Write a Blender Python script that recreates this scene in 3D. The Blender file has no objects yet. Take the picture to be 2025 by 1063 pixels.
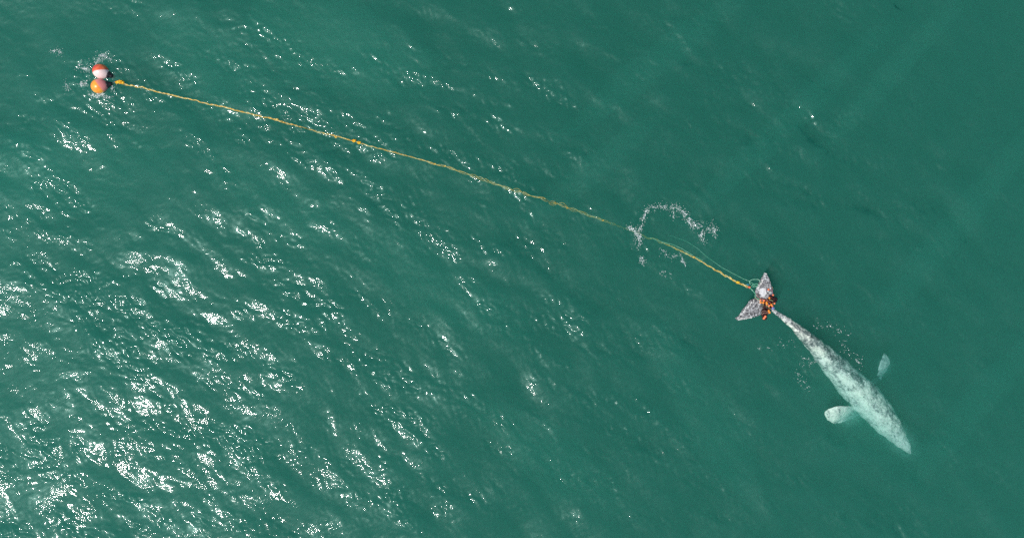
import bpy, bmesh, math, random
import numpy as np
from mathutils import Vector, Matrix, noise as mnoise

C = bpy.context.scene
H = 38.0                 # camera height above the sea, metres
PPM = 43.0               # photo pixels per metre at sea level
R = math.radians

# ------------------------------------------------------------------ camera
cam_d = bpy.data.cameras.new("camera")
cam = bpy.data.objects.new("camera", cam_d)
C.collection.objects.link(cam)
cam.location = (0, 0, H)
cam.rotation_euler = (0, 0, 0)
cam_d.sensor_width = 36.0
cam_d.lens = 36.0 * H / (2025 / PPM)
cam_d.clip_start = 0.1
cam_d.clip_end = 3000
C.camera = cam

# ------------------------------------------------------------------ sun and sky
SUN_XY = (-18.5, -11.5)                # the point where still water would mirror the sun
sd = Vector((SUN_XY[0], SUN_XY[1], H)).normalized()      # direction towards the sun
elev = math.asin(sd.z)
w = bpy.data.worlds.new("World")
C.world = w
w.use_nodes = True
nt = w.node_tree
bg = nt.nodes["Background"]
sky = nt.nodes.new("ShaderNodeTexSky")
sky.sky_type = 'NISHITA'
sky.sun_disc = False
sky.sun_elevation = elev
sky.sun_rotation = math.atan2(sd.x, sd.y)
nt.links.new(sky.outputs[0], bg.inputs[0])
bg.inputs[1].default_value = 0.10
ld = bpy.data.lights.new("sun", 'SUN')
ld.energy = 4.0
ld.angle = R(0.5)
ld.color = (1.0, 0.96, 0.90)
lo = bpy.data.objects.new("sun", ld)
C.collection.objects.link(lo)
lo.rotation_euler = sd.to_track_quat('Z', 'Y').to_euler()
lo.location = sd * 60
C.view_settings.view_transform = 'Standard'
C.view_settings.look = 'None'
C.view_settings.exposure = 0.0
C.view_settings.gamma = 1.0
C.render.engine = 'CYCLES'
C.cycles.volume_bounces = 3
C.cycles.max_bounces = 12
C.cycles.transparent_max_bounces = 16
C.cycles.use_denoising = False
C.cycles.sample_clamp_indirect = 3.0

# ------------------------------------------------------------------ helpers
def P(px, py, z=0.0):
    """photo pixel -> world point on the level z"""
    s = (H - z) / H / PPM
    return Vector(((px - 1012.5) * s, (531.5 - py) * s, z))

def tag(o, label=None, cat=None, group=None, kind=None):
    if label: o["label"] = label
    if cat: o["category"] = cat
    if group: o["group"] = group
    if kind: o["kind"] = kind
    return o

def link(name, me, mat=None, parent=None):
    o = bpy.data.objects.new(name, me)
    C.collection.objects.link(o)
    if mat: me.materials.append(mat)
    if parent: o.parent = parent
    return o

def from_bm(name, bm, mat, parent=None, smooth=True):
    me = bpy.data.meshes.new(name)
    bm.normal_update()
    bm.to_mesh(me); bm.free()
    if smooth: me.polygons.foreach_set("use_smooth", [True] * len(me.polygons))
    return link(name, me, mat, parent)

def empty(name, loc):
    o = bpy.data.objects.new(name, None)
    C.collection.objects.link(o)
    o.location = loc
    o.empty_display_size = 0.2
    return o

class NB:
    """small node builder"""
    def __init__(s, name):
        s.m = bpy.data.materials.new(name); s.m.use_nodes = True
        s.t = s.m.node_tree; s.t.nodes.clear()
        s.out = s.t.nodes.new("ShaderNodeOutputMaterial")
    def n(s, kind, **kw):
        nd = s.t.nodes.new("ShaderNode" + kind)
        for k, v in kw.items():
            if hasattr(nd, k): setattr(nd, k, v)
        return nd
    def l(s, a, b): s.t.links.new(a, b)
    def noise(s, scale, detail=4, rough=0.5, vec=None, dist=0.0):
        nd = s.n("TexNoise"); nd.inputs["Scale"].default_value = scale
        nd.inputs["Detail"].default_value = detail; nd.inputs["Roughness"].default_value = rough
        nd.inputs["Distortion"].default_value = dist
        if vec is not None: s.l(vec, nd.inputs["Vector"])
        return nd.outputs["Fac"]
    def ramp(s, fac, stops):
        nd = s.n("ValToRGB"); cr = nd.color_ramp
        while len(cr.elements) < len(stops): cr.elements.new(0.5)
        for e, (p, c) in zip(cr.elements, stops):
            e.position = p; e.color = (c, c, c, 1) if isinstance(c, (int, float)) else (*c, 1)
        s.l(fac, nd.inputs[0]); return nd.outputs[0]
    def math(s, op, a, b=0.0, c=None, clamp=False):
        nd = s.n("Math"); nd.operation = op; nd.use_clamp = clamp
        for i, v in enumerate((a, b, c)):
            if v is None: continue
            if isinstance(v, (int, float)): nd.inputs[i].default_value = v
            else: s.l(v, nd.inputs[i])
        return nd.outputs[0]
    def mix(s, f, a, b):
        nd = s.n("Mix"); nd.data_type = 'RGBA'
        for i, v in ((0, f), (6, a), (7, b)):
            if isinstance(v, (int, float)): nd.inputs[i].default_value = v
            elif isinstance(v, tuple): nd.inputs[i].default_value = (*v, 1)
            else: s.l(v, nd.inputs[i])
        return nd.outputs[2]
    def coords(s, scale=(1, 1, 1), rot=(0, 0, 0), loc=(0, 0, 0)):
        tc = s.n("TexCoord"); mp = s.n("Mapping")
        mp.inputs["Scale"].default_value = scale; mp.inputs["Rotation"].default_value = rot
        mp.inputs["Location"].default_value = loc
        s.l(tc.outputs["Object"], mp.inputs["Vector"]); return mp.outputs[0]
    def bsdf(s, col, rough=0.5, spec=0.5, normal=None):
        b = s.n("BsdfPrincipled")
        if isinstance(col, tuple): b.inputs["Base Color"].default_value = (*col, 1)
        else: s.l(col, b.inputs["Base Color"])
        if isinstance(rough, (int, float)): b.inputs["Roughness"].default_value = rough
        else: s.l(rough, b.inputs["Roughness"])
        b.inputs["Specular IOR Level"].default_value = spec
        if normal is not None: s.l(normal, b.inputs["Normal"])
        s.l(b.outputs[0], s.out.inputs[0]); return b
    def bump(s, h, strength=0.5, dist=0.01):
        nd = s.n("Bump"); nd.inputs["Strength"].default_value = strength
        nd.inputs["Distance"].default_value = dist; s.l(h, nd.inputs["Height"]); return nd.outputs[0]

# ------------------------------------------------------------------ the sea
rng = np.random.default_rng(11)
N, L = 1024, 64.0
kx = np.fft.fftfreq(N, L / N) * 2 * np.pi
KX, KY = np.meshgrid(kx, kx, indexing='ij')
K = np.hypot(KX, KY) + 1e-9
TH = np.arctan2(KY, KX)

def band(lmin, lmax, direction, spread, slope, power=-2.0, seed=0):
    """random wave field with wavelengths lmin..lmax running mostly along `direction` (deg); slope = rms slope"""
    r = np.random.default_rng(seed)
    f = np.fft.fft2(r.standard_normal((N, N)))
    lam = 2 * np.pi / K
    win = 1 / (1 + (lmin / lam) ** 8) / (1 + (lam / lmax) ** 8)
    d = np.cos(TH - R(direction)) ** 2
    amp = win * K ** power * (d ** spread + 0.03)
    h = np.real(np.fft.ifft2(f * amp))
    gx, gy = np.gradient(h, L / N)
    s = np.sqrt((gx ** 2 + gy ** 2).mean())
    return h * slope / s

def field(lmin, lmax, seed, direction=0, spread=0):
    h = band(lmin, lmax, direction, spread, 1.0, -1.0, seed)
    return h / h.std()

swell = band(3.5, 10, 140, 3, 0.040, -2, 1)
chop = band(0.9, 3.4, 62, 1.0, 0.105, -2, 2)
rip = band(0.40, 1.0, 66, 1.0, 0.085, -1.6, 3)
fine = band(0.17, 0.40, 60, 0.6, 0.115, -1.4, 4)
gust = np.exp(0.75 * field(0.9, 5, 5, 65, 1.5) - 0.3)
gust2 = np.exp(0.50 * field(4, 18, 6, 60, 1.0) - 0.2)
xs = np.arange(N) * L / N - L / 2
X, Y = np.meshgrid(xs, xs, indexing='ij')
calm = 1.0 - 0.22 / (1 + np.exp(-(X + 0.35 * Y - 9) / 3.0))       # smoother water towards the right
amp = np.clip(gust * gust2, 0.45, 2.0) * calm

def blob(px, py, r):
    c = P(px, py); return np.exp(-((X - c.x) ** 2 + (Y - c.y) ** 2) / (2 * r * r))

def ringbump(px, py, r0, wdt):
    c = P(px, py); d = np.hypot(X - c.x, Y - c.y)
    return np.exp(-((d - r0) ** 2) / (2 * wdt * wdt)), d

turb = 1.3 * blob(172, 140, 0.55) + 1.2 * blob(205, 110, 0.35) + 1.2 * blob(170, 168, 0.4) + 1.0 * blob(205, 192, 0.35)
for q in ((1250, 460), (1262, 480), (1275, 430), (1310, 412), (1350, 415), (1380, 445), (1395, 462), (1412, 450)):
    turb += 0.9 * blob(*q, 0.35)
for q in ((1595, 735), (1580, 760), (1640, 652), (1672, 690), (1685, 715), (1560, 690), (1530, 685)):
    turb += 0.7 * blob(*q, 0.35)
smooth_skin = np.clip(blob(1700, 770, 1.6) * 0.5 + blob(1620, 690, 1.0) * 0.4, 0, 0.7)
HT = swell + chop * (0.75 + 0.25 * gust2 * calm) + (rip + fine) * amp * (1 - smooth_skin) + (rip * 1.0 + fine * 1.3) * turb
for (px, py, r0, lam, a) in ((200, 156, 1.0, 0.30, 0.010), (1335, 455, 1.9, 0.5, 0.012), (1672, 735, 1.7, 0.4, 0.0)):
    g, d = ringbump(px, py, r0, lam * 0.9)
    HT += a * g * np.cos(2 * np.pi * (d - r0) / lam)

def sea_z(x, y):
    i = int(round((x + L / 2) / L * N)) % N; j = int(round((y + L / 2) / L * N)) % N
    return float(HT[i, j])

def axis(half, outer):
    step = L / N
    core = np.arange(-half, half + 1e-6, step)
    ext, s, p = [], step, core[-1]
    while p < outer:
        s = min(s * 1.13, 22); p += s; ext.append(p)
    ext = np.array(ext)
    return np.concatenate([-ext[::-1], core, ext])

ax_, ay_ = axis(28.0, 420), axis(16.5, 420)
nx, ny = len(ax_), len(ay_)
ix = np.mod(np.round((ax_ + L / 2) / L * N).astype(int), N)
iy = np.mod(np.round((ay_ + L / 2) / L * N).astype(int), N)
Z = HT[np.ix_(ix, iy)].copy()
edge = np.clip((np.maximum(np.abs(ax_)[:, None] - 28, np.abs(ay_)[None, :] - 16.5)) / 40, 0, 1)
Z *= (1 - 0.8 * edge)
GX, GY = np.meshgrid(ax_, ay_, indexing='ij')
top = np.stack([GX, GY, Z], -1).reshape(-1, 3)
idx = np.arange(nx * ny).reshape(nx, ny)
quads = np.stack([idx[:-1, :-1], idx[1:, :-1], idx[1:, 1:], idx[:-1, 1:]], -1).reshape(-1, 4)
ringi = np.concatenate([idx[:-1, 0], idx[-1, :-1], idx[:0:-1, -1], idx[0, :0:-1]])
low = top[ringi].copy(); low[:, 2] = -15.0
lowi = np.arange(len(low)) + len(top)
nr = len(ringi)
side = np.stack([ringi, lowi, np.roll(lowi, -1), np.roll(ringi, -1)], -1)
verts = np.concatenate([top, low])
faces4 = np.concatenate([quads, side])
me = bpy.data.meshes.new("water")
nl = faces4.size + nr
me.vertices.add(len(verts)); me.vertices.foreach_set("co", verts.astype(np.float32).ravel())
me.loops.add(nl)
me.loops.foreach_set("vertex_index", np.concatenate([faces4.ravel(), lowi[::-1]]).astype(np.int32))
me.polygons.add(len(faces4) + 1)
me.polygons.foreach_set("loop_start", np.concatenate([np.arange(len(faces4) + 1) * 4]).astype(np.int32))
me.polygons.foreach_set("use_smooth", np.concatenate([np.ones(len(quads), bool), np.zeros(nr + 1, bool)]))
me.update(calc_edges=True)

b = NB("sea_water")
co = b.coords()
co_s = b.coords(scale=(1, 1, 1), rot=(0, 0, R(-28)))
sx = b.n("Mapping"); sx.inputs["Scale"].default_value = (1, 1.9, 1); b.l(co_s, sx.inputs[0])
n1 = b.noise(5.5, 3, 0.6, sx.outputs[0])
n2 = b.noise(17.0, 2, 0.5, sx.outputs[0])
gate = b.ramp(b.noise(0.55, 4, 0.6, sx.outputs[0]), [(0.36, 0.25), (0.68, 1.0)])
hgt = b.math('MULTIPLY', b.math('ADD', n1, b.math('MULTIPLY', n2, 0.30)), gate)
bp = b.bump(hgt, 1.0, 0.012)
fr = b.n("Fresnel"); fr.inputs["IOR"].default_value = 1.333; b.l(bp, fr.inputs["Normal"])
tr = b.n("BsdfTransparent")
g1 = b.n("BsdfGlossy"); g1.inputs["Roughness"].default_value = 0.050; b.l(bp, g1.inputs["Normal"])
g2 = b.n("BsdfGlossy"); g2.inputs["Roughness"].default_value = 0.31; g2.inputs["Color"].default_value = (0.60, 0.95, 0.90, 1); b.l(bp, g2.inputs["Normal"])
mg = b.n("MixShader"); sx2 = b.n("Mapping"); sx2.inputs["Scale"].default_value = (1, 2.6, 1); b.l(co_s, sx2.inputs[0])
w1 = b.noise(1.7, 5, 0.74, sx2.outputs[0], 0.4); w2 = b.noise(0.16, 3, 0.5, co)
b.l(b.ramp(b.math('ADD', b.math('MULTIPLY', w1, 0.75), b.math('MULTIPLY', w2, 0.25)), [(0.42, 0.28), (0.53, 0.58), (0.61, 0.93)]), mg.inputs[0])
g3 = b.n("BsdfGlossy"); g3.inputs["Roughness"].default_value = 0.56; g3.inputs["Color"].default_value = (0.60, 0.95, 0.90, 1); b.l(bp, g3.inputs["Normal"])
slick = b.n("Mapping"); slick.inputs["Scale"].default_value = (2.6, 0.55, 1); b.l(b.coords(rot=(0, 0, R(42))), slick.inputs[0])
m23 = b.n("MixShader"); b.l(b.ramp(b.math('ADD', b.math('MULTIPLY', b.noise(0.16, 3, 0.5, slick.outputs[0]), 0.75), b.math('MULTIPLY', w1, 0.25)), [(0.42, 1.0), (0.58, 0.30)]), m23.inputs[0])
b.l(g2.outputs[0], m23.inputs[1]); b.l(g3.outputs[0], m23.inputs[2])
b.l(g1.outputs[0], mg.inputs[1]); b.l(m23.outputs[0], mg.inputs[2])
ms = b.n("MixShader"); b.l(fr.outputs[0], ms.inputs[0]); b.l(tr.outputs[0], ms.inputs[1]); b.l(mg.outputs[0], ms.inputs[2])
b.l(ms.outputs[0], b.out.inputs["Surface"])
SS = (0.082, 0.265, 0.202)      # scattering per metre
SA = (0.50, 0.165, 0.185)      # absorption per metre
vs = b.n("VolumeScatter"); m_ = max(SS)
vs.inputs["Color"].default_value = (*[c / m_ for c in SS], 1); vs.inputs["Density"].default_value = m_; vs.inputs["Anisotropy"].default_value = 0.2
va = b.n("VolumeAbsorption"); m_ = max(SA) * 1.0
va.inputs["Color"].default_value = (*[1 - c / m_ for c in SA], 1); va.inputs["Density"].default_value = m_
av = b.n("AddShader"); b.l(vs.outputs[0], av.inputs[0]); b.l(va.outputs[0], av.inputs[1])
b.l(av.outputs[0], b.out.inputs["Volume"])
b.m.cycles.homogeneous_volume = True
water = link("water", me, b.m)
tag(water, kind="structure", label="green sea water with small ripples and sun glints")

b = NB("seabed_mud")
b.bsdf(b.ramp(b.noise(0.2, 4, 0.6, b.coords()), [(0.3, (0.10, 0.09, 0.06)), (0.7, (0.18, 0.16, 0.11))]), 0.9, 0.2)
bm = bmesh.new(); bmesh.ops.create_grid(bm, x_segments=40, y_segments=40, size=430)
for v in bm.verts: v.co.z = -15.6 + 0.3 * mnoise.noise(v.co * 0.05)
tag(from_bm("seabed", bm, b.m), kind="structure", label="muddy seabed far below the green water")

# ------------------------------------------------------------------ the whale
def loft(bm, secs, seg=28):
    """secs: list of (centre, right vector * half width, up vector * half height)"""
    rings = []
    for c, rv, uv in secs:
        ring = []
        for k in range(seg):
            a = 2 * math.pi * k / seg
            ring.append(bm.verts.new(c + rv * math.cos(a) + uv * math.sin(a)))
        rings.append(ring)
    for r0, r1 in zip(rings, rings[1:]):
        for k in range(seg):
            bm.faces.new((r0[k], r0[(k + 1) % seg], r1[(k + 1) % seg], r1[k]))
    bm.faces.new(list(reversed(rings[0]))); bm.faces.new(rings[-1])

def resample(pts, n):
    """Catmull-Rom through tuples"""
    out = []
    m = len(pts)
    for i in range(n):
        t = i / (n - 1) * (m - 1); j = min(int(t), m - 2); f = t - j
        p = [pts[max(0, min(m - 1, j + d))] for d in (-1, 0, 1, 2)]
        out.append([0.5 * (2 * b_ + (c_ - a_) * f + (2 * a_ - 5 * b_ + 4 * c_ - d_) * f * f + (3 * b_ - a_ - 3 * c_ + d_) * f ** 3)
                    for a_, b_, c_, d_ in zip(*p)])
    return out

def Z1(x, y): return (1430 + x / 8.178, 520 + y / 8.178)
def Z2(x, y): return (1500 + x / 3.126, 580 + y / 3.126)

# (x, y, half width in zoom pixels, depth of the back)
body = [(50, 62, 9, 0.05), (88, 103, 11, -0.01), (165, 158, 18, -0.05), (245, 222, 29, -0.09), (330, 305, 47, -0.12), (410, 385, 62, -0.20),
        (490, 470, 80, -0.28), (570, 556, 92, -0.35), (650, 636, 99, -0.42), (725, 716, 94, -0.52), (790, 795, 78, -0.66),
        (838, 855, 64, -0.80), (878, 905, 46, -0.86), (910, 947, 29, -0.95), (930, 974, 16, -1.05), (940, 988, 6, -1.15)]
wb = bmesh.new()
rs = resample([(x, y, h, z - 0.13 * min(1, max(0, (x - 200) / 250))) for x, y, h, z in body], 90)
pts = []
for x, y, hw, zt in rs:
    px, py = Z2(x, y)
    hwm = max(0.02, hw / 3.126 / PPM)
    hh = hwm * 0.92
    c = P(px, py, zt - hh); c.z = zt - hh
    pts.append((c, hwm * (H - c.z) / H, hh))
secs = []
for i, (c, hw, hh) in enumerate(pts):
    a, d = pts[max(0, i - 1)][0], pts[min(len(pts) - 1, i + 1)][0]
    t = (d - a).normalized(); r = t.cross(Vector((0, 0, 1))).normalized(); u = r.cross(t).normalized()
    k = i / len(pts)
    kn = 1 + (0.05 * math.sin(i * 1.9) if 0.12 < k < 0.45 else 0)
    secs.append((c, r * hw * (1 + 0.03 * math.sin(i * 0.45)), u * hh * kn))
loft(wb, secs)
# rostrum ridge and lower jaw bulge, eye bulges
def ell(bm, c, s, rot=0):
    M = Matrix.Translation(c) @ Matrix.Rotation(rot, 4, 'Z') @ Matrix.Diagonal((*s, 1))
    bmesh.ops.create_uvsphere(bm, u_segments=20, v_segments=12, radius=1, matrix=M)
for (x, y, z) in ((742, 775, -1.0), (862, 790, -1.05)):
    ell(wb, P(*Z2(x, y), z), (0.16, 0.10, 0.10), R(-45))
# flukes: sections of lens shape between leading and trailing edge
def wing(bm, lead, trail, zs, th, conv, n=16, edge_noise=0.012, seed=0):
    rnd = random.Random(seed)
    a = resample([(*p, z, t) for p, z, t in zip(lead, zs, th)], n)
    c = resample([(*p,) for p in trail], n)
    secs = []
    for (x0, y0, z, t), (x1, y1) in zip(a, c):
        p0, p1 = P(*conv(x0, y0), z), P(*conv(x1, y1), z)
        mid = (p0 + p1) / 2; rv = (p0 - p1) / 2
        rv *= 1 + rnd.uniform(-1, 1) * edge_noise / max(rv.length, 0.02)
        secs.append((mid, rv, Vector((0, 0, t))))
    loft(bm, secs, 24)
wing(wb, [(775, 640), (800, 560), (798, 470), (790, 390), (772, 310), (738, 225), (698, 158)],
     [(600, 640), (545, 575), (512, 490), (540, 390), (580, 295), (628, 215), (664, 152)],
     [0.08, 0.10, 0.11, 0.12, 0.13, 0.13, 0.12], [0.07, 0.06, 0.05, 0.045, 0.04, 0.032, 0.028], Z1, seed=1)
wing(wb, [(790, 600), (745, 700), (660, 800), (580, 850), (450, 890), (330, 914), (228, 922)],
     [(560, 560), (490, 565), (425, 605), (365, 685), (305, 755), (250, 840), (190, 888)],
     [0.08, 0.10, 0.11, 0.12, 0.12, 0.11, 0.09], [0.07, 0.06, 0.05, 0.045, 0.04, 0.032, 0.028], Z1, seed=2)
# flippers: the near one bright under the surface, the far one deeper
def paddle(bm, cl, conv, tilt):
    rsx = resample(cl, 22); pp = []
    for x, y, hw, z, th in rsx: pp.append((P(*conv(x, y), z), max(hw, 3) / 3.126 / PPM, th))
    secs = []
    for i, (c, hw, th) in enumerate(pp):
        t = (pp[min(len(pp) - 1, i + 1)][0] - pp[max(0, i - 1)][0]).normalized()
        r = t.cross(Vector((0, 0, 1))).normalized()
        r = Matrix.Rotation(R(tilt), 3, t) @ r
        secs.append((c, r * hw, t.cross(r).normalized() * -th))
    loft(bm, secs, 24)
paddle(wb, [(690, 690, 22, -1.6, .12), (645, 722, 24, -2.5, .10), (600, 738, 40, -2.2, .08), (552, 746, 62, -1.20, .07), (495, 748, 72, -0.56, .06),
            (450, 745, 56, -0.50, .05), (424, 741, 34, -0.52, .04), (408, 738, 8, -0.56, .03)], Z2, -26)
paddle(wb, [(690, 560, 20, -1.2, .12), (735, 530, 20, -2.2, .09), (760, 490, 34, -1.9, .07), (776, 450, 44, -1.35, .06), (784, 412, 34, -1.28, .05), (782, 385, 18, -1.28, .03), (778, 368, 4, -1.3, .02)], Z2, 14)
bmesh.ops.recalc_face_normals(wb, faces=wb.faces)
wme = bpy.data.meshes.new("tmp"); wb.to_mesh(wme); wb.free()
tmp = bpy.data.objects.new("tmp", wme); C.collection.objects.link(tmp)
mo = tmp.modifiers.new("r", 'REMESH'); mo.mode = 'VOXEL'; mo.voxel_size = 0.017; mo.use_smooth_shade = True
sm = tmp.modifiers.new("s", 'SMOOTH'); sm.iterations = 4; sm.factor = 0.5
dg = bpy.context.evaluated_depsgraph_get()
wmesh = bpy.data.meshes.new_from_object(tmp.evaluated_get(dg))
bpy.data.objects.remove(tmp)
ctr = P(1640, 720, 0)
vc = np.empty(len(wmesh.vertices) * 3, np.float32); wmesh.vertices.foreach_get("co", vc); vc = vc.reshape(-1, 3)
vn = np.empty(len(wmesh.vertices) * 3, np.float32); wmesh.vertices.foreach_get("normal", vn); vn = vn.reshape(-1, 3)
for i in range(len(vc)):
    p = Vector(vc[i].tolist()); s_ = 0.35 if p.z > -0.0 else 1.0
    d = (0.020 if p.z > 0 or p.x < P(1560, 0).x else 0.05) * mnoise.noise(p * 3.2) + 0.020 * mnoise.noise(p * 9.0)
    vc[i] += vn[i] * d * s_
vc -= np.array(ctr, np.float32)
wmesh.vertices.foreach_set("co", vc.ravel()); wmesh.update()

b = NB("whale_skin")
co = b.coords()
cod = b.coords(scale=(1, 1, 1), rot=(0, 0, R(45)))
st = b.n("Mapping"); st.inputs["Scale"].default_value = (0.8, 1.6, 1.0); b.l(cod, st.inputs[0])
m1 = b.noise(1.9, 6, 0.62, st.outputs[0], 0.6)
m2 = b.noise(7.5, 5, 0.7, co, 0.9)
m3 = b.noise(17, 3, 0.6, co, 0.5)
mm = b.math('ADD', b.math('ADD', b.math('MULTIPLY', m1, 0.56), b.math('MULTIPLY', m2, 0.34)), b.math('MULTIPLY', m3, 0.10))
sep = b.n("SeparateXYZ"); b.l(co, sep.inputs[0])
# across the body: sunlit left flank painted paler, shaded right flank darker grey
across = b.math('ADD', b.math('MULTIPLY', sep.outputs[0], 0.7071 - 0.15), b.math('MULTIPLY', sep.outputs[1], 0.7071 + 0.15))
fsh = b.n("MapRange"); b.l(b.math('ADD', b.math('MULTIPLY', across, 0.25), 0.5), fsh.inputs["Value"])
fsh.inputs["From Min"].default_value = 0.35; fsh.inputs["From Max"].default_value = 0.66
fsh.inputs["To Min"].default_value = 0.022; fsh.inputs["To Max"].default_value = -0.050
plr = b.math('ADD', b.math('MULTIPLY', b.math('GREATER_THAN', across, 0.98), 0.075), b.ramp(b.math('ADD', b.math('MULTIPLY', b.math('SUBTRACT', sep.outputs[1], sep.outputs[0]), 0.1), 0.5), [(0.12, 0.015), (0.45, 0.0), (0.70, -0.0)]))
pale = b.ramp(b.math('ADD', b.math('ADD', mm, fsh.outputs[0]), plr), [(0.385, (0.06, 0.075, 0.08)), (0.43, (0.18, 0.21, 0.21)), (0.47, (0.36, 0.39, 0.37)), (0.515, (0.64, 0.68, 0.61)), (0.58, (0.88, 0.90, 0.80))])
fil = b.n("TexVoronoi"); fil.feature = 'DISTANCE_TO_EDGE'; fil.inputs["Scale"].default_value = 2.6
vo = b.n("TexVoronoi"); vo.feature = 'DISTANCE_TO_EDGE'; vo.inputs["Scale"].default_value = 5.2
wob = b.n("TexNoise"); wob.inputs["Scale"].default_value = 6; b.l(co, wob.inputs["Vector"])
wv = b.n("VectorMath"); wv.operation = 'MULTIPLY_ADD'; b.l(wob.outputs["Color"], wv.inputs[0]); wv.inputs[1].default_value = (0.22, 0.22, 0.22); b.l(co, wv.inputs[2])
b.l(wv.outputs[0], vo.inputs["Vector"])
b.l(wv.outputs[0], fil.inputs["Vector"])
filr = b.math('MULTIPLY', b.ramp(fil.outputs["Distance"], [(0.0, 1.0), (0.03, 0.75), (0.10, 0.0)]), b.ramp(m2, [(0.44, 0.0), (0.60, 0.85)]))
pale = b.mix(filr, pale, (0.86, 0.87, 0.82))  # paints rippling caustic light on the skin as bright filaments
scr = b.ramp(vo.outputs["Distance"], [(0.0, 0.9), (0.025, 0.6), (0.065, 0.0)])
scr = b.math('MULTIPLY', scr, b.ramp(b.noise(2.2, 2, 0.5, co), [(0.44, 0.0), (0.56, 1.0)]))
spots = b.math('MULTIPLY', b.ramp(b.noise(12, 2, 0.5, co), [(0.62, 0.0), (0.66, 1.0)]), b.ramp(b.noise(2.6, 2, 0.5, co), [(0.46, 0.15), (0.58, 1.0)]))
fl = b.ramp(b.noise(5.5, 5, 0.6, co, 0.8), [(0.38, (0.04, 0.042, 0.046)), (0.50, (0.11, 0.11, 0.115)), (0.64, (0.30, 0.30, 0.305))])
fl = b.mix(scr, fl, (0.66, 0.70, 0.69))
fl = b.mix(spots, fl, (0.85, 0.86, 0.86))
# one big pale patch on the upper lobe of the flukes
pc = P(*Z1(625, 470)) - ctr
dx = b.math('MULTIPLY', b.math('SUBTRACT', sep.outputs[0], pc.x), 3.6)
dy = b.math('MULTIPLY', b.math('SUBTRACT', sep.outputs[1], pc.y), 2.7)
dd = b.math('SQRT', b.math('ADD', b.math('MULTIPLY', dx, dx), b.math('MULTIPLY', dy, dy)))
dd = b.math('ADD', dd, b.math('MULTIPLY', b.noise(9, 3, 0.5, co), 0.7))
fl = b.mix(b.ramp(dd, [(0.85, 1.0), (1.05, 0.0)]), fl, (0.60, 0.61, 0.61))
tz = b.ramp(b.math('ADD', sep.outputs[2], 0.5), [(0.52, 0.0), (0.56, 1.0)])
isfl = b.math('MULTIPLY', tz, b.math('LESS_THAN', sep.outputs[0], P(1534, 600).x - ctr.x))
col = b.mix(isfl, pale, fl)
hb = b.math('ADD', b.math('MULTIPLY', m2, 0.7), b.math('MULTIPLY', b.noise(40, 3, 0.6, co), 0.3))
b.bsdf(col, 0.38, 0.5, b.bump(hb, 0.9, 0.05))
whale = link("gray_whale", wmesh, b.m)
wmesh.polygons.foreach_set("use_smooth", [True] * len(wmesh.polygons))
whale.location = ctr
tag(whale, "mottled grey whale just under the surface, tail flukes raised out of the water", "whale")

b = NB("barnacle_white")
b.bsdf(b.ramp(b.noise(30, 3, 0.6, b.coords()), [(0.35, (0.45, 0.44, 0.40)), (0.65, (0.85, 0.85, 0.82))]), 0.6, 0.4)
barn = b.m
from mathutils.bvhtree import BVHTree
bvh = BVHTree.FromPolygons([Vector(v) for v in vc.tolist()], [tuple(p.vertices) for p in wmesh.polygons])
def barnacles(cx, cy, spread, n, seed, smin=.010, smax=.026, conv=Z2, line=None):
    rnd = random.Random(seed); bm = bmesh.new()
    for k in range(n):
        if line:
            f = rnd.random(); (x0, y0), (x1, y1) = line
            px, py = conv(x0 + (x1 - x0) * f + rnd.gauss(0, spread), y0 + (y1 - y0) * f + rnd.gauss(0, spread))
        else:
            px, py = conv(cx + rnd.gauss(0, spread), cy + rnd.gauss(0, spread))
        q = P(px, py, -0.1) - ctr
        hit, nor, _, _ = bvh.ray_cast(Vector((q.x, q.y, 3)), Vector((0, 0, -1)))
        if hit is None: continue
        s = rnd.uniform(smin, smax)
        M = Matrix.Translation(hit) @ nor.to_track_quat('Z', 'Y').to_matrix().to_4x4() @ Matrix.Diagonal((s, s * rnd.uniform(.8, 1.2), s * .7, 1))
        bmesh.ops.create_cone(bm, cap_ends=True, segments=7, radius1=1, radius2=.45, depth=1.2, matrix=M)
    if not bm.verts: bm.free(); return
    from_bm("barnacle_or_glint_cluster", bm, barn, whale, False)["kind"] = "stuff"
barnacles(757, 767, 7, 16, 1, .012, .03)  # tight white cluster stands in for a glint on the head
barnacles(790, 800, 26, 40, 2)
barnacles(860, 870, 22, 36, 3)
barnacles(620, 600, 34, 40, 4)
barnacles(680, 705, 28, 40, 5)
barnacles(450, 410, 26, 30, 6)
barnacles(0, 0, 6, 34, 7, .018, .046, Z1, ((530, 420), (672, 165)))
barnacles(0, 0, 7, 40, 8, .018, .046, Z1, ((210, 885), (480, 590)))
barnacles(0, 0, 9, 34, 9, .016, .04, Z1, ((230, 905), (560, 850)))
barnacles(0, 0, 8, 16, 10, .012, .028, Z1, ((690, 170), (790, 400)))

# ------------------------------------------------------------------ ropes
def tube(bm, pts, radii, seg=7):
    rings = []
    prev = None
    for i, p in enumerate(pts):
        t = (pts[min(i + 1, len(pts) - 1)] - pts[max(i - 1, 0)])
        if t.length < 1e-7: t = Vector((1, 0, 0))
        t.normalize()
        r = t.cross(Vector((0, 0, 1)))
        if r.length < 0.1: r = t.cross(Vector((0, 1, 0)))
        r.normalize()
        if prev is not None and r.dot(prev) < 0 : r = -r
        prev = r; u = r.cross(t).normalized()
        rad = radii[i] if isinstance(radii, list) else radii
        rings.append([bm.verts.new(p + (r * math.cos(2 * math.pi * k / seg) + u * math.sin(2 * math.pi * k / seg)) * rad) for k in range(seg)])
    for a, c in zip(rings, rings[1:]):
        for k in range(seg): bm.faces.new((a[k], a[(k + 1) % seg], c[(k + 1) % seg], c[k]))
    bm.faces.new(list(reversed(rings[0]))); bm.faces.new(rings[-1])

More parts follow.
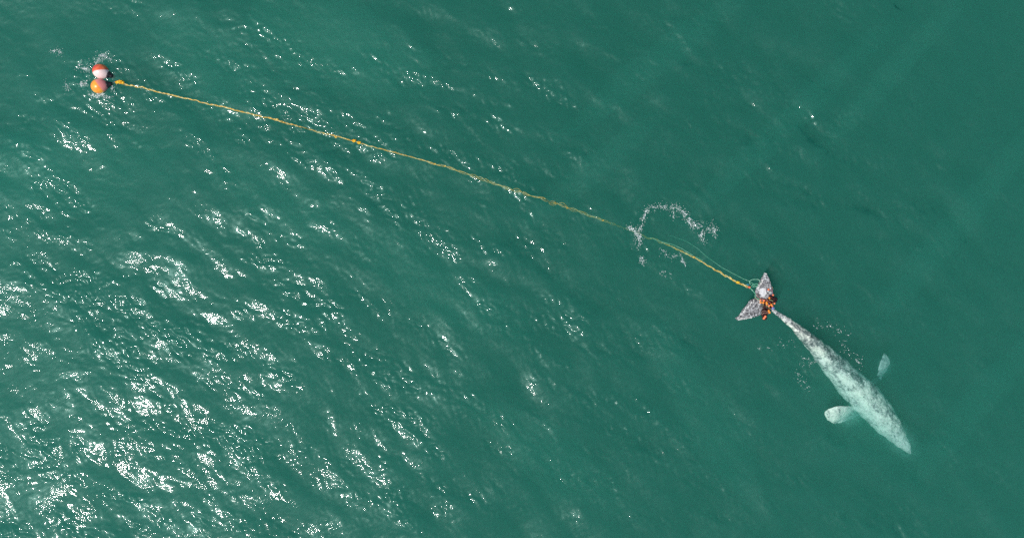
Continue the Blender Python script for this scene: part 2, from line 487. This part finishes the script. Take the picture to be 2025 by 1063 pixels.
def rope_mat(name, c1, c2, c3, sc=9):
    b = NB(name)
    n = b.noise(sc, 3, 0.6, b.coords())
    v = b.ramp(n, [(0.36, c1), (0.5, c2), (0.62, c3)])
    wv_ = b.n("TexWave"); wv_.inputs["Scale"].default_value = 26; wv_.inputs["Distortion"].default_value = 1.5
    b.l(b.coords(), wv_.inputs["Vector"])
    b.bsdf(v, 0.62, 0.3, b.bump(wv_.outputs["Fac"], 0.6, 0.01))
    return b.m
yel = rope_mat("yellow_rope", (0.56, 0.30, 0.04), (0.76, 0.50, 0.08), (0.86, 0.76, 0.36))
yel2 = rope_mat("faded_yellow_rope", (0.72, 0.40, 0.05), (0.86, 0.68, 0.26), (0.88, 0.82, 0.56), 13)
knotm = rope_mat("knot_yellow", (0.75, 0.20, 0.01), (0.90, 0.50, 0.02), (0.90, 0.72, 0.08), 14)
grn = rope_mat("green_line", (0.10, 0.42, 0.24), (0.20, 0.55, 0.36), (0.45, 0.70, 0.55))

RP = [(232, 163, .04), (300, 178, .03), (350, 190, .03), (400, 202, .03), (450, 214, .02), (500, 226, -.02), (545, 237, .02), (600, 252, -.01),
      (650, 265, -.03), (700, 279, -.02), (740, 291, -.05), (800, 307, -.06), (850, 321, -.08), (900, 335, -.20), (950, 353, -.35), (1000, 370, -.40),
      (1045, 385, -.26), (1100, 402, -.30), (1150, 420, -.62), (1200, 438, -.90), (1245, 455, -1.9), (1290, 472, -1.4), (1330, 488, -.55), (1380, 513, -.16),
      (1420, 536, -.06), (1450, 553, -.01), (1484, 569, .05)]
path = resample(RP, 1500)
rnd = random.Random(5)
root = empty("tow_rope", P(850, 321, 0))
tag(root, "long twisted yellow rope running from the buoys to the whale's tail", "rope")
off = root.location
def strand(phase, rad, mat, pitch, seed, loose):
    r_ = random.Random(seed); pts_ = []; radii = []
    s = 0.0; last = None
    for i, (px, py, z) in enumerate(path):
        c = P(px, py, z)
        if last is not None: s += (c - last).length
        last = c.copy()
        f = i / len(path)
        lw = loose * (0.2 + 0.8 * max(0, min(1, (px - 820) / 120)) * (1 if px < 1330 else 0.45))
        a = 2 * math.pi * s / (pitch * (1 if px < 800 or px > 1330 else 2.2)) + phase + 1.5 * mnoise.noise(Vector((s * .7, seed, 0)))
        sep_ = 0.016 + lw * abs(mnoise.noise(Vector((s * 0.55, seed * 3.1, 1)))) * 0.12
        wig = Vector((mnoise.noise(Vector((s * 1.3, 7, 0))), mnoise.noise(Vector((s * 1.3, 17, 0))), 0)) * 0.035
        n_ = Vector((0.3, 0.95, 0))
        c = c + n_ * math.cos(a) * sep_ + Vector((0, 0, 1)) * math.sin(a) * sep_ * 0.6 + wig
        c.z += sea_z(c.x, c.y) * max(0.0, 1 + z * 1.2)
        if 300 < px < 1250: c.z -= 0.16 * max(0.0, mnoise.noise(Vector((s * 0.8, 3, 3)))) * min(1, (px - 300) / 150)
        pts_.append(c - off)
        radii.append(rad * (0.85 + 0.45 * abs(mnoise.noise(Vector((s * 3.0, seed, 5))))) * (1.0 if px < 560 or px > 1380 else 0.72))
    bm = bmesh.new(); tube(bm, pts_, radii, 6)
    return from_bm("strand", bm, mat, root)
strand(0, .017, yel, .42, 1, .8)
strand(2.1, .016, yel2, .42, 2, 1.0)
strand(4.2, .013, yel, .50, 3, 1.5)

def knot(px, py, z, size, mat, parent, seed, off, turns=5, name="knot", thick=.02):
    r_ = random.Random(seed); bm = bmesh.new(); c = P(px, py, z); c.z += sea_z(c.x, c.y)
    c1 = [r_.uniform(.6, 1) for _ in range(6)]
    pts_ = []
    n = 90
    for i in range(n):
        t = i / n * 2 * math.pi
        pts_.append(c - off + Vector((math.cos(t * turns) * size * (0.6 + .4 * math.sin(t * 2 + c1[0])),
                                      math.sin(t * (turns - 1)) * size * .6 * (0.6 + .4 * math.cos(t * 3 + c1[1])),
                                      math.sin(t * 3 + c1[2]) * size * .4)))
    tube(bm, pts_, thick, 6)
    return from_bm(name, bm, mat, parent)
for i, (px, py, z, s) in enumerate(((232, 163, .05, .09), (238, 162, .06, .13), (243, 164, .05, .08), (547, 236, .03, .065), (664, 270, .03, .07), (700, 278, .03, .10), (710, 282, .03, .09),
                                    (860, 324, -.07, .05), (880, 328, -.08, .05), (1097, 401, -.2, .06), (1122, 411, -.25, .05), (1192, 436, -.4, .05), (1459, 558, .03, .08), (1372, 508, -.08, .06))):
    knot(px, py, z, s, knotm if i in (0, 1, 2, 5, 6, 12) else yel, root, 20 + i, off, thick=.02 if s > .06 else .014)
red = NB("red_cord"); red.bsdf((0.75, 0.10, 0.05), 0.5)
teal = NB("teal_cord"); teal.bsdf((0.02, 0.20, 0.28), 0.5)
knot(1482.5, 567.5, .08, .05, red.m, root, 41, off, name="red_whipping", thick=.022)
knot(1479, 562.5, .05, .055, teal.m, root, 42, off, name="teal_whipping", thick=.02)

# thin green line running along the rope, looped at the flukes
root = empty("fishing_line", P(1450, 548, 0)); off = root.location
tag(root, "thin pale green line trailing beside the yellow rope and looped at the tail flukes", "line")
def line(pts2, rad, name, seed, parent=root, mat=grn, wig=.02, n=None):
    rr = resample([(*p,) for p in pts2], n or len(pts2) * 12); out = []
    for i, (px, py, z) in enumerate(rr):
        c = P(px, py, z); f = i / len(rr)
        c += Vector((mnoise.noise(Vector((i * .15, seed, 0))), mnoise.noise(Vector((i * .15, seed, 9))), 0)) * wig
        out.append(c - off)
    bm = bmesh.new(); tube(bm, out, rad, 6)
    return from_bm(name, bm, mat, parent)
line([(1325, 466, -1.6), (1350, 474, -1.2), (1375, 488, -.9), (1400, 509, -.7), (1432, 531, -.45), (1455, 543, -.25), (1470, 551, -.08), (1482, 556, .05), (1492, 563, .09), (1496, 568, .12)], .010, "line_strand", 3)
line([(1285, 470, -.8), (1310, 478, -.55), (1340, 487, -.4), (1362, 500, -.25), (1390, 515, -.22)], .011, "line_strand", 4)
line([(1484, 562, .06), (1482, 557, .07), (1486, 553, .09), (1494, 552, .12), (1501, 553, .16), (1503, 558, .2)], .013, "line_loop", 5, wig=.01)
line([(1486, 565, .06), (1490, 562, .10), (1497, 561, .14), (1499, 564, .17), (1493, 566, .12), (1486, 566, .07)], .013, "line_loop", 6, wig=.01)
line([(1483, 568, .07), (1488, 574, .08), (1493, 580, .12), (1494, 588, .17), (1500, 591, .19), (1508, 592, .18), (1516, 597, .2)], .016, "line_strand", 7, wig=.01)

# ------------------------------------------------------------------ net wound round the tail stock
root = empty("fishing_net", P(1520, 598, 0)); off = root.location
tag(root, "dark brown net bundled round the base of the whale's tail with small orange floats", "net")
b = NB("net_brown")
b.bsdf(b.ramp(b.noise(16, 5, 0.7, b.coords(), 0.8), [(0.35, (0.012, 0.006, 0.010)), (0.55, (0.05, 0.016, 0.016)), (0.72, (0.13, 0.045, 0.035))]), 0.6, 0.3,
       b.bump(b.noise(30, 4, 0.7, b.coords()), 1.0, 0.04))
netm = b.m
def bundle(cs, seed, name="netting"):
    bm = bmesh.new()
    for (x, y, z, rx, ry, rz) in cs:
        c = P(*Z1(x, y), z) - off
        bmesh.ops.create_uvsphere(bm, u_segments=16, v_segments=10, radius=1, matrix=Matrix.Translation(c) @ Matrix.Diagonal((rx, ry, rz, 1)))
    m_ = bpy.data.meshes.new("t"); bm.to_mesh(m_); bm.free()
    t_ = bpy.data.objects.new("t", m_); C.collection.objects.link(t_)
    q = t_.modifiers.new("r", 'REMESH'); q.mode = 'VOXEL'; q.voxel_size = 0.012; q.use_smooth_shade = True
    m2_ = bpy.data.meshes.new_from_object(t_.evaluated_get(bpy.context.evaluated_depsgraph_get())); bpy.data.objects.remove(t_)
    for v in m2_.vertices:
        p = v.co.copy()
        v.co += v.normal * (0.030 + 0.09 * mnoise.noise(p * 9 + Vector((seed, 0, 0))) + 0.05 * (abs(mnoise.noise(p * 22)) - .2))
    m2_.update()
    return link(name, m2_, netm, root)
bundle([(775, 555, .12, .12, .10, .12), (815, 590, .12, .10, .12, .12), (790, 630, .12, .12, .10, .12), (730, 600, .12, .10, .09, .1), (680, 610, .14, .09, .06, .08)], 1)
bundle([(665, 690, .14, .09, .10, .1), (650, 760, .13, .09, .10, .1), (690, 790, .12, .12, .09, .1), (650, 820, .10, .08, .10, .08), (670, 870, .06, .06, .07, .06), (740, 720, .14, .08, .07, .09)], 2)
cordm = {}
for nm, c_ in (("cord_tan", (0.28, 0.16, 0.12)), ("cord_rust", (0.34, 0.10, 0.07)), ("cord_olive", (0.25, 0.26, 0.12)), ("cord_violet", (0.32, 0.16, 0.24))):
    q = NB(nm); q.bsdf(c_, 0.6, 0.3); cordm[nm] = q.m
def cord(pts1, rad, mat, seed, name="cord"):
    return line([(*Z1(x, y), z) for x, y, z in pts1], rad, name, seed, root, mat, .015, 60)
cord([(620, 790, .22), (670, 770, .28), (720, 790, .27), (735, 810, .22)], .012, cordm["cord_tan"], 1)
cord([(625, 830, .20), (670, 800, .26), (730, 815, .25), (750, 790, .22)], .014, cordm["cord_tan"], 2)
cord([(700, 560, .22), (715, 600, .28), (690, 640, .26), (700, 690, .26)], .014, cordm["cord_tan"], 3)
cord([(740, 590, .28), (780, 600, .30), (810, 620, .28), (800, 660, .25)], .016, cordm["cord_olive"], 4)
cord([(620, 560, .2), (650, 590, .24), (700, 600, .27), (760, 640, .28), (800, 690, .2)], .014, cordm["cord_rust"], 5)
cord([(690, 450, .2), (740, 420, .22), (785, 430, .2), (800, 480, .18), (775, 530, .2), (730, 540, .23)], .012, cordm["cord_violet"], 6)
cord([(540, 500, .19), (570, 545, .2), (610, 580, .22), (660, 600, .26)], .012, cordm["cord_tan"], 7)
cord([(510, 555, .18), (560, 590, .20), (610, 610, .24), (650, 650, .27), (640, 700, .27)], .012, cordm["cord_olive"], 8)
cord([(690, 700, .26), (730, 690, .28), (740, 720, .27), (770, 740, .2)], .018, cordm["cord_olive"], 9)
cord([(795, 380, .15), (802, 420, .16), (780, 455, .18), (740, 440, .22)], .010, cordm["cord_tan"], 10)
bl = NB("blue_cord"); bl.bsdf(bl.ramp(bl.noise(25, 2, .5, bl.coords()), [(.45, (0.02, 0.05, 0.28)), (.6, (0.45, 0.48, 0.75))]), 0.5)
knot(*Z1(805, 728), .12, .085, bl.m, root, 51, off, name="blue_binding", thick=.022)
fm = {}
for nm, c0, c1 in (("float_orange", (0.88, 0.20, 0.02), (0.92, 0.36, 0.03)), ("float_coral", (0.82, 0.15, 0.06), (0.88, 0.27, 0.12)), ("float_white", (0.72, 0.68, 0.62), (0.85, 0.84, 0.8))):
    q = NB(nm); q.bsdf(q.ramp(q.noise(18, 2, .5, q.coords()), [(.4, c0), (.6, c1)]), 0.42, 0.5); fm[nm] = q.m
floats = [(808, 515, .23, 1, 0), (748, 562, .29, 0, 0), (605, 598, .24, 1, 0), (660, 603, .27, 1, 0), (608, 635, .25, 0, 0), (650, 638, .29, 0, 0), (703, 635, .30, 0, 0),
          (708, 660, .27, 0, 0), (830, 650, .24, 1, 0), (778, 672, .28, 0, 0), (742, 688, .28, 1, 0), (795, 692, .26, 1, 0), (738, 768, .27, 0, 0), (750, 795, .24, 0, 0),
          (684, 860, .21, 1, 0), (658, 893, .13, 1, 0), (735, 425, .23, 1, 0), (726, 455, .24, 2, 0), (765, 404, .2, 2, 0), (668, 880, .16, 1, 0)]
fb = bmesh.new()
bmesh.ops.create_uvsphere(fb, u_segments=18, v_segments=12, radius=1)
for v in fb.verts:
    r_ = math.hypot(v.co.x, v.co.y)
    if abs(v.co.z) > .8: v.co.z *= 0.9 + 0.1 * r_
    v.co.z *= 1.2
fmes = {}
for nm in fm:
    m_ = bpy.data.meshes.new("float"); fb.to_mesh(m_); m_.materials.append(fm[nm])
    m_.polygons.foreach_set("use_smooth", [True] * len(m_.polygons)); fmes[nm] = m_
fb.free()
rnd = random.Random(3)
for (x, y, z, k, _) in floats:
    nm = ("float_orange", "float_coral", "float_white")[k]
    o = bpy.data.objects.new("float", fmes[nm]); C.collection.objects.link(o); o.parent = root
    o.location = P(*Z1(x, y), z) - off
    s = rnd.uniform(.040, .050) * (0.8 if k == 2 else 1)
    o.scale = (s, s, s); o.rotation_euler = (rnd.uniform(0, 1.6), rnd.uniform(0, 1.6), rnd.uniform(0, 6))
    if k == 2: o["label"] = "white float"

# ------------------------------------------------------------------ the two buoys
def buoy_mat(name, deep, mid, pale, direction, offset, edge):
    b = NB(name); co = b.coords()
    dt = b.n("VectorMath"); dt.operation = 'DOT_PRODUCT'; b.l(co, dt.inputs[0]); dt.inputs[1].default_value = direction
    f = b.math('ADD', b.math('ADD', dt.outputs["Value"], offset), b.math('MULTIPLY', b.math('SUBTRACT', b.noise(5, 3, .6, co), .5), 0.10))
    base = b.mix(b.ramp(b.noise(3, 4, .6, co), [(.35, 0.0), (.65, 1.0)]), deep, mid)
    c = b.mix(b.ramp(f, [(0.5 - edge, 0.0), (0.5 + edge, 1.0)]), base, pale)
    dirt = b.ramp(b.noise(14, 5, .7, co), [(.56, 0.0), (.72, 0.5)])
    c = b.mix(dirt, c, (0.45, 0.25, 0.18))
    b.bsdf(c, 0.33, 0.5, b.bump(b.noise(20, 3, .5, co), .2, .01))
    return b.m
blk = NB("black_rubber"); blk.bsdf(blk.ramp(blk.noise(20, 3, .5, blk.coords()), [(.4, (.006, .006, .008)), (.7, (.03, .03, .035))]), .45, .4)
def buoy(cx, cy, ang, mat, label, seed):
    c = P(cx, cy, 0.12)
    root = empty("mooring_buoy", c); root.rotation_euler = (0, R(8), R(ang))
    tag(root, label, "buoy", "pair of round fishing buoys")
    bm = bmesh.new()
    bmesh.ops.create_uvsphere(bm, u_segments=48, v_segments=32, radius=1)
    for v in bm.verts:
        x, y, z = v.co.z, v.co.y, v.co.x            # axis along x
        q = 1.0 - 0.16 * max(0, x) ** 1.5
        v.co = Vector((x * (0.405 if x > 0 else 0.365), y * 0.335 * q, z * 0.335 * q))
    for i in range(8):                                # faint moulded seams
        pass
    bmesh.ops.recalc_face_normals(bm, faces=bm.faces)
    body_ = from_bm("float_body", bm, mat, root)
    bm = bmesh.new()
    prof = [(.34, .165), (.37, .17), (.40, .15), (.43, .12), (.48, .105), (.52, .10), (.55, .075)]
    rings = [[bm.verts.new((x, r * math.cos(a * math.pi / 12), r * math.sin(a * math.pi / 12))) for a in range(24)] for x, r in prof]
    for a_, c_ in zip(rings, rings[1:]):
        for k in range(24): bm.faces.new((a_[k], a_[(k + 1) % 24], c_[(k + 1) % 24], c_[k]))
    bm.faces.new(rings[-1]); bm.faces.new(list(reversed(rings[0])))
    bmesh.ops.recalc_face_normals(bm, faces=bm.faces)
    from_bm("neck", bm, blk.m, root)
    bm = bmesh.new(); ring = [Vector((.58 + .05 * math.cos(t * .3142), .05 * math.sin(t * .3142), 0)) for t in range(21)]
    tube(bm, ring, .018, 6); from_bm("rope_eye", bm, blk.m, root)
    return root
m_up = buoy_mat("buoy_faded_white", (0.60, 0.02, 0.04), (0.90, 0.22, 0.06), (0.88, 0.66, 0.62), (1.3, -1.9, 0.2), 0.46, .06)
m_lo = buoy_mat("buoy_orange", (0.92, 0.26, 0.03), (0.95, 0.46, 0.04), (0.80, 0.26, 0.24), (2.3, 0.9, 0.0), 0.42, .10)  # pinkish part paints the sky-lit side, orange the sunlit side
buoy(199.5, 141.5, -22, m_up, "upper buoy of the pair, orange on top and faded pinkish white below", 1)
buoy(196.5, 170.5, 14, m_lo, "lower buoy of the pair, painted sunlit yellow orange with a sky-lit pinkish side", 2)

# ------------------------------------------------------------------ foam, bubbles and modelled sun glints
b = NB("white_foam_glint"); b.bsdf((0.85, 0.87, 0.86), 0.35, 0.6); foam_glint_m = b.m
def foam(lines, n, seed, label, spread, smin=.010, smax=.034):  # white specks model both foam and sun glints on ripples
    r_ = random.Random(seed); bm = bmesh.new()
    wsum = [sum(math.dist(a, c) for a, c in zip(l, l[1:])) * k for l, k in lines]
    for _ in range(n * 3):
        l, k = r_.choices(lines, wsum)[0]
        i = r_.randrange(len(l) - 1); f = r_.random()
        kind = r_.random()
        sp = spread * (1.9 if kind < .78 else 0.8)
        px = l[i][0] + (l[i + 1][0] - l[i][0]) * f + r_.gauss(0, sp); py = l[i][1] + (l[i + 1][1] - l[i][1]) * f + r_.gauss(0, sp)
        if mnoise.noise(Vector((px * .11, py * .11, seed))) < (-0.30 if kind < .78 else -.08): continue
        c = P(px, py); c.z = sea_z(c.x, c.y) + .003
        an = math.atan2(-(l[i + 1][1] - l[i][1]), l[i + 1][0] - l[i][0]) + r_.gauss(0, .35)
        if kind < .78: sx_, sy_ = r_.uniform(.006, .016), r_.uniform(.005, .014)
        elif kind < .95: sx_, sy_ = r_.uniform(.03, .10), r_.uniform(.004, .009)
        else: sx_, sy_ = r_.uniform(.014, smax * 1.3), r_.uniform(.012, smax * 1.1)
        M = Matrix.Translation(c) @ Matrix.Rotation(an, 4, 'Z') @ Matrix.Diagonal((sx_, sy_, .006, 1))
        g_ = bmesh.ops.create_icosphere(bm, subdivisions=1, radius=1, matrix=M)
        for v in g_["verts"]:
            v.co.x += r_.gauss(0, .2) * sy_; v.co.y += r_.gauss(0, .2) * sy_
    o = from_bm("foam", bm, foam_glint_m); o["label"] = label; o["category"] = "foam"; o["kind"] = "stuff"  # foam object also holds beads that imitate sun glints
    return o
foam([([(1243, 450), (1254, 455), (1265, 470), (1262, 487)], 2.0), ([(1262, 480), (1268, 440), (1278, 418), (1292, 412)], 1.3), ([(1288, 412), (1300, 406), (1318, 410), (1335, 408)], 1.6),
      ([(1338, 408), (1352, 420), (1368, 438), (1388, 448), (1390, 468)], 1.4), ([(1355, 422), (1362, 440), (1378, 452)], 1.2), ([(1392, 440), (1402, 456), (1413, 456)], .9), ([(1410, 440), (1416, 466)], 1.4),
      ([(1384, 464), (1393, 480)], 1.6), ([(1266, 505), (1275, 525)], 1.0), ([(1305, 492), (1320, 505), (1345, 508), (1358, 525)], .5), ([(1330, 415), (1334, 432)], .7), ([(1308, 537), (1330, 545)], .4)],
     460, 1, "arc of white foam beads and imitated sun glints on the water where the rope sinks", 2.2, .009, .027)  # partly foam, partly sun glints shaped as beads
foam([([(1612, 645), (1640, 645), (1662, 652), (1678, 664)], 1.0), ([(1663, 672), (1668, 690), (1680, 704)], 1.0), ([(1690, 702), (1702, 722)], 1.0), ([(1588, 708), (1594, 718), (1612, 712)], 1.6),
      ([(1578, 735), (1580, 750), (1596, 755), (1590, 772)], 1.0), ([(1500, 690), (1530, 688), (1550, 680), (1570, 675)], .5), ([(1615, 705), (1625, 720)], .7)],
     80, 2, "white beads imitating sun glints on the water along the whale's flanks", 3.0, .008, .024)  # these beads imitate glints of sun beside the whale
foam([([(178, 190), (196, 189), (208, 186)], 2.2), ([(182, 127), (196, 121), (206, 110), (218, 116)], 1.5), ([(158, 130), (168, 136), (178, 138)], 2.0), ([(158, 163), (168, 170), (177, 162)], 1.5),
      ([(195, 108), (210, 112)], 1.6), ([(192, 194), (220, 193)], 1.0), ([(222, 160), (224, 172), (226, 180)], .8), ([(98, 100), (118, 100), (124, 110)], .8), ([(130, 160), (140, 185)], .6)],
     300, 3, "white foam beads on the water around the two buoys", 2.4, .008, .026)

# ------------------------------------------------------------------ cloudy water round the head
b = NB("cloudy_water")
tc = b.n("TexCoord"); ln = b.n("VectorMath"); ln.operation = 'LENGTH'
b.l(tc.outputs["Object"], ln.inputs[0])
fall = b.ramp(ln.outputs["Value"], [(0.15, 1.0), (0.60, 0.45), (0.97, 0.0)])
nz = b.ramp(b.noise(2.6, 4, 0.6, tc.outputs["Object"], 0.8), [(0.38, 0.1), (0.62, 1.0)])
vs2 = b.n("VolumeScatter"); vs2.inputs["Color"].default_value = (0.55, 1.0, 0.86, 1)
b.l(b.math('MULTIPLY', b.math('MULTIPLY', fall, nz), 0.9), vs2.inputs["Density"])
b.l(vs2.outputs[0], b.out.inputs["Volume"])
def cloud(x, y, z, sx_, sy_, sz_, ang, label):
    bm = bmesh.new(); bmesh.ops.create_icosphere(bm, subdivisions=4, radius=1)
    o = from_bm("cloudy_water", bm, b.m); o.location = P(*Z2(x, y), z); o.scale = (sx_, sy_, sz_); o.rotation_euler = (0, 0, R(ang))
    tag(o, label, "cloudy water", kind="stuff")
cloud(860, 890, -1.1, 1.5, .85, .75, -47, "pale cloudy water round the whale's snout")
cloud(535, 755, -0.90, .95, .60, .70, -8, "pale cloudy water round the whale's left flipper")  # haze round the flipper, made taller so that it fades the flipper
cloud(775, 440, -1.2, .45, .65, .6, -10, "pale cloudy water round the whale's right flipper")  # extra cloud added only to make this flipper look fainter

# silt hanging in the water: wide thin lenses a metre or so down
b = NB("silt")
v3 = b.n("VolumeScatter"); v3.inputs["Color"].default_value = (0.30, 1.0, 0.62, 1); v3.inputs["Density"].default_value = 0.12
b.l(v3.outputs[0], b.out.inputs["Volume"]); b.m.cycles.homogeneous_volume = True
bm = bmesh.new()
for (px, py, z, a_, b_, h_, ang) in ((690, 100, -1.2, 5.0, 2.2, .75, -20), (430, 130, -1.6, 4.0, 2.0, .6, -35), (150, 330, -1.5, 4.5, 2.4, .6, 10), (860, 560, -1.6, 5.0, 1.6, .5, -30),
                                     (1290, 130, -1.6, 6.5, 0.8, .55, 38), (1560, 240, -1.7, 7.0, 0.7, .55, 44), (1760, 150, -1.5, 5.5, 0.6, .5, 47), (1900, 430, -1.6, 6.0, 0.8, .55, 50),
                                     (1180, 330, -1.6, 4.0, 0.7, .5, 40), (1400, 830, -1.7, 5.0, 1.3, .5, -60), (1080, 900, -1.6, 4.5, 1.5, .5, -35), (1930, 800, -1.6, 5.0, .8, .5, 48), (560, 400, -1.6, 4.5, 1.5, .5, -30)):
    M = Matrix.Translation(P(px, py, z)) @ Matrix.Rotation(R(ang), 4, 'Z') @ Matrix.Diagonal((a_, b_, h_, 1))
    g_ = bmesh.ops.create_icosphere(bm, subdivisions=4, radius=1, matrix=M)
    c0 = P(px, py, z)
    for v in g_["verts"]:
        d = v.co - c0
        k = 1 + 0.35 * mnoise.noise(v.co * 0.45) + 0.15 * mnoise.noise(v.co * 1.3)
        v.co.x = c0.x + d.x * k; v.co.y = c0.y + d.y * k
tag(from_bm("silt", bm, b.m), "pale green silt hanging in the water in wide streaks", "silt", kind="stuff")
